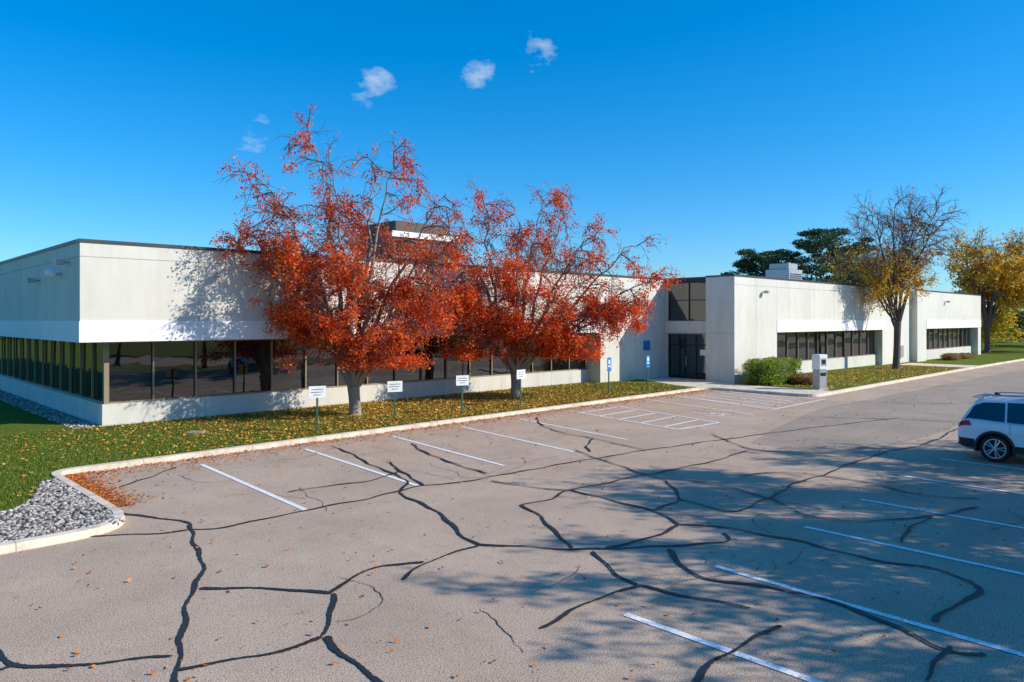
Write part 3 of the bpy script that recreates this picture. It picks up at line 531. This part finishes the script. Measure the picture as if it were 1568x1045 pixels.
# ---------------------------------------------------------------- SUV
def suv(name,loc,rz):
    E=empty(name,loc,rz)
    xs=[-2.32,-2.27,-2.18,-2.05,-1.92,-1.80,-1.5,-.9,-.2,.35,.75,1.05,1.32,1.7,2.05,2.25,2.33]
    hw=[.74,.84,.885,.905,.912,.916,.92,.92,.92,.92,.92,.918,.91,.90,.86,.78,.68]
    zb=[.45,.34,.29,.27,.26,.25,.24,.22,.22,.22,.22,.23,.24,.25,.27,.32,.42]
    bl=[.86,1.0,1.05,1.08,1.085,1.08,1.06,1.03,1.0,.98,.97,.97,.985,.97,.90,.80,.70]
    rf=[.90,1.05,1.20,1.42,1.60,1.66,1.69,1.71,1.71,1.66,1.50,1.28,1.07,1.04,.97,.86,.74]
    rw=[.70,.76,.74,.69,.655,.65,.65,.65,.64,.63,.64,.68,.80,.80,.77,.70,.60]
    XX=np.linspace(-2.32,2.33,90)
    def I(a,x): 
        return float(sum(np.interp(x+d,xs,a)*w_ for d,w_ in((-.05,.25),(0,.5),(.05,.25))))
    def sec(x):
        w_,b_,l,r_,q=I(hw,x),I(zb,x),I(bl,x),I(rf,x),I(rw,x)
        r_=max(r_,l+.03); h=l-b_
        return [(0,b_),(w_*.8,b_),(w_*.965,b_+.07*h),(w_,b_+.40*h),(w_*.975,b_+.68*h),(w_*.985,b_+.80*h),(w_*.945,l),(q+.035*(w_-q),r_-.06*(r_-l)-.035),(q*.86,r_),(0,r_+.015)]
    V=[];F=[];half=10;n=2*half-2
    for x in XX:
        s=sec(x); ring=s+[(-y,z) for y,z in s[-2:0:-1]]
        V+=[(x,y,z) for y,z in ring]
    for i in range(len(XX)-1):
        for j in range(n): F.append((i*n+j,i*n+(j+1)%n,(i+1)*n+(j+1)%n,(i+1)*n+j))
    F.append(tuple(range(n))); F.append(tuple(range((len(XX)-1)*n+n-1,(len(XX)-1)*n-1,-1)))
    body=obj('body',V,F,M_car,None)
    bm=bmesh.new(); bm.from_mesh(body.data); bmesh.ops.recalc_face_normals(bm,faces=bm.faces); bm.to_mesh(body.data); bm.free()
    cuts=[]
    for wx in (-1.42,1.36):
        c=cyl('cut',(wx,-1.2,.36),(wx,1.2,.36),.425,.425,M_plas,None,40); 
        bm=bmesh.new(); bm.from_mesh(c.data); bmesh.ops.recalc_face_normals(bm,faces=bm.faces); bm.to_mesh(c.data); bm.free(); cuts.append(c)
        md=body.modifiers.new('b','BOOLEAN'); md.object=c; md.operation='DIFFERENCE'; md.solver='EXACT'
    bpy.context.view_layer.update(); dg=bpy.context.evaluated_depsgraph_get(); me=bpy.data.meshes.new_from_object(body.evaluated_get(dg)); body.modifiers.clear(); body.data=me; body.parent=E
    for c in cuts: bpy.data.objects.remove(c)
    me.polygons.foreach_set('use_smooth',[True]*len(me.polygons))
    try: me.set_sharp_from_angle(angle=math.radians(28))
    except Exception as ex: print(ex)
    box('underbody',-1.95,1.95,-.62,.62,.2,.8,M_plas,E)
    def pt(x,s,off,sg):
        S_=sec(x); j=min(8,int(s)); t=s-j; a=S_[j];b_=S_[j+1]; y=a[0]+(b_[0]-a[0])*t; z=a[1]+(b_[1]-a[1])*t
        dy,dz=b_[0]-a[0],b_[1]-a[1]; l=math.hypot(dy,dz); return (x,sg*(y+dz/l*off),z-dy/l*off)
    def panel(nm,x0,x1,s0,s1,mat,off=.006,x0t=None,x1t=None):
        x0t=x0 if x0t is None else x0t;x1t=x1 if x1t is None else x1t
        for sg in(1,-1):
            V=[];F=[];nx=14;ns=max(2,int(abs(s1-s0)*4)+1)
            for j in range(ns+1):
                v=j/ns
                for i in range(nx+1): u=i/nx; x=(x0+(x0t-x0)*v)*(1-u)+(x1+(x1t-x1)*v)*u; V.append(pt(x,s0+(s1-s0)*v,off,sg))
            for j in range(ns):
                for i in range(nx): k=j*(nx+1)+i; F.append((k,k+1,k+nx+2,k+nx+1))
            obj(nm,V,F,mat,E)
    panel('quarter_glass',-1.98,-1.20,6.06,6.9,M_glass,.010,-1.76,-1.22)
    panel('rear_door_glass',-1.15,-.30,6.06,6.92,M_glass,.010,-1.17,-.32)
    panel('front_door_glass',-.22,.95,6.06,6.92,M_glass,.010,-.24,.48)
    panel('rear_pillar_trim',-2.16,-1.98,6.1,6.85,M_glass,.008,-1.95,-1.76)
    panel('sill_cladding',-.95,.90,2.02,2.75,M_plas); panel('rear_bumper_cladding',-2.28,-1.88,2.02,2.95,M_plas); panel('front_cladding',1.84,2.2,2.02,2.8,M_plas)
    panel('tail_lamp',-2.29,-1.95,5.05,5.9,M_red,.014,-2.27,-2.02); panel('head_lamp',1.9,2.24,5.1,5.8,M_chrome,.01)
    panel('door_seam',-.265,-.255,2.8,6.0,M_blkm,.003); panel('door_seam',-1.08,-1.07,3.9,6.0,M_blkm,.003); panel('door_seam',.86,.87,3.6,6.0,M_blkm,.003)
    panel('belt_trim',-1.98,.95,6.0,6.05,M_chrome,.012); panel('door_handle',-.95,-.75,5.2,5.45,M_car,.03); panel('door_handle',-.02,.18,5.2,5.45,M_car,.03)
    panel('rear_glass',-2.17,-1.93,8.1,8.999,M_glass,.008); panel('windscreen',.55,1.27,8.05,8.999,M_glass,.008)
    for sg in(1,-1):
        P=[(-1.75,1.70),(-1.6,1.745),(-.8,1.765),(0,1.755),(.35,1.70)]
        for a,b_ in zip(P[:-1],P[1:]): cyl('roof_rail',(a[0],sg*.60,a[1]),(b_[0],sg*.60,b_[1]),.018,.018,M_chrome,E,8)
        box('mirror',.72,.88,sg*1.01-.08,sg*1.01+.08,1.0,1.14,M_car,E,.03)
        for wx in(-1.42,1.36):
            V=[];F=[];N=40
            for i in range(N+1):
                a=math.radians(-12)+i*math.radians(204)/N
                for yy in (.55,.912): V.append((wx+.421*math.cos(a),sg*yy,.36+.421*math.sin(a)))
            for i in range(N): F.append((2*i,2*i+1,2*i+3,2*i+2))
            obj('wheel_well_liner',V,F,M_plas,E)
            V=[];F=[];N=24
            for i in range(N+1):
                a=math.radians(-12)+i*math.radians(204)/N
                for r,yy in((.415,.90),(.475,.905),(.472,.935),(.415,.938)): V.append((wx+r*math.cos(a),sg*yy,.36+r*math.sin(a)))
            for i in range(N):
                for j in range(4): F.append((4*i+j,4*i+(j+1)%4,4*i+4+(j+1)%4,4*i+4+j))
            obj('arch_lip',V,F,M_plas,E)
            prof=[(.20,.68),(.335,.68),(.36,.71),(.36,.86),(.34,.892),(.27,.898),(.255,.86)]
            V=[];F=[];N=40;k=len(prof)
            for i in range(N):
                a=2*math.pi*i/N
                for r,yy in prof: V.append((wx+r*math.cos(a),sg*yy,.36+r*math.sin(a)))
            for i in range(N):
                for j in range(k-1): F.append((k*i+j,k*i+j+1,k*((i+1)%N)+j+1,k*((i+1)%N)+j))
            obj('tyre',V,F,M_rub,E,True)
            cyl('brake_disc',(wx,sg*.70,.36),(wx,sg*.78,.36),.25,.25,M_plas,E,32)
            cyl('hub',(wx,sg*.78,.36),(wx,sg*.875,.36),.06,.05,M_chrome,E,16)
            rv=[];rf2=[]
            for i in range(40):
                a=2*math.pi*i/40
                for r,yy in((.262,.84),(.262,.885),(.238,.885),(.235,.82)): rv.append((wx+r*math.cos(a),sg*yy,.36+r*math.sin(a)))
            for i in range(40):
                for j in range(3): rf2.append((4*i+j,4*i+j+1,4*((i+1)%40)+j+1,4*((i+1)%40)+j))
            obj('rim_ring',rv,rf2,M_chrome,E)
            for i in range(5):
                for dd in(-.16,.16):
                    a=2*math.pi*i/5+dd; cyl('spoke',(wx+.04*math.cos(a),sg*.865,.36+.04*math.sin(a)),(wx+.245*math.cos(a+dd*.2),sg*.86,.36+.245*math.sin(a+dd*.2)),.018,.022,M_chrome,E,6)
    box('spoiler',-2.02,-1.72,-.60,.60,1.655,1.69,M_car,E,.012); box('licence_plate',-2.335,-2.325,-.16,.16,.72,.84,M_white,E)
    box('rear_diffuser',-2.335,-2.2,-.7,.7,.36,.50,M_plas,E,.02); box('grille',2.325,2.345,-.5,.5,.45,.7,M_plas,E,.005)
    V=[(-1.62,-.02,1.7),(-1.42,-.02,1.7),(-1.42,.02,1.7),(-1.62,.02,1.7),(-1.62,-.005,1.79),(-1.56,-.005,1.79),(-1.56,.005,1.79),(-1.62,.005,1.79)]
    obj('antenna_fin',V,[(0,1,5,4),(1,2,6,5),(2,3,7,6),(3,0,4,7),(4,5,6,7)],M_blkm,E)
suv('parked_car',(23.65,3.72,.013),-math.pi/2)
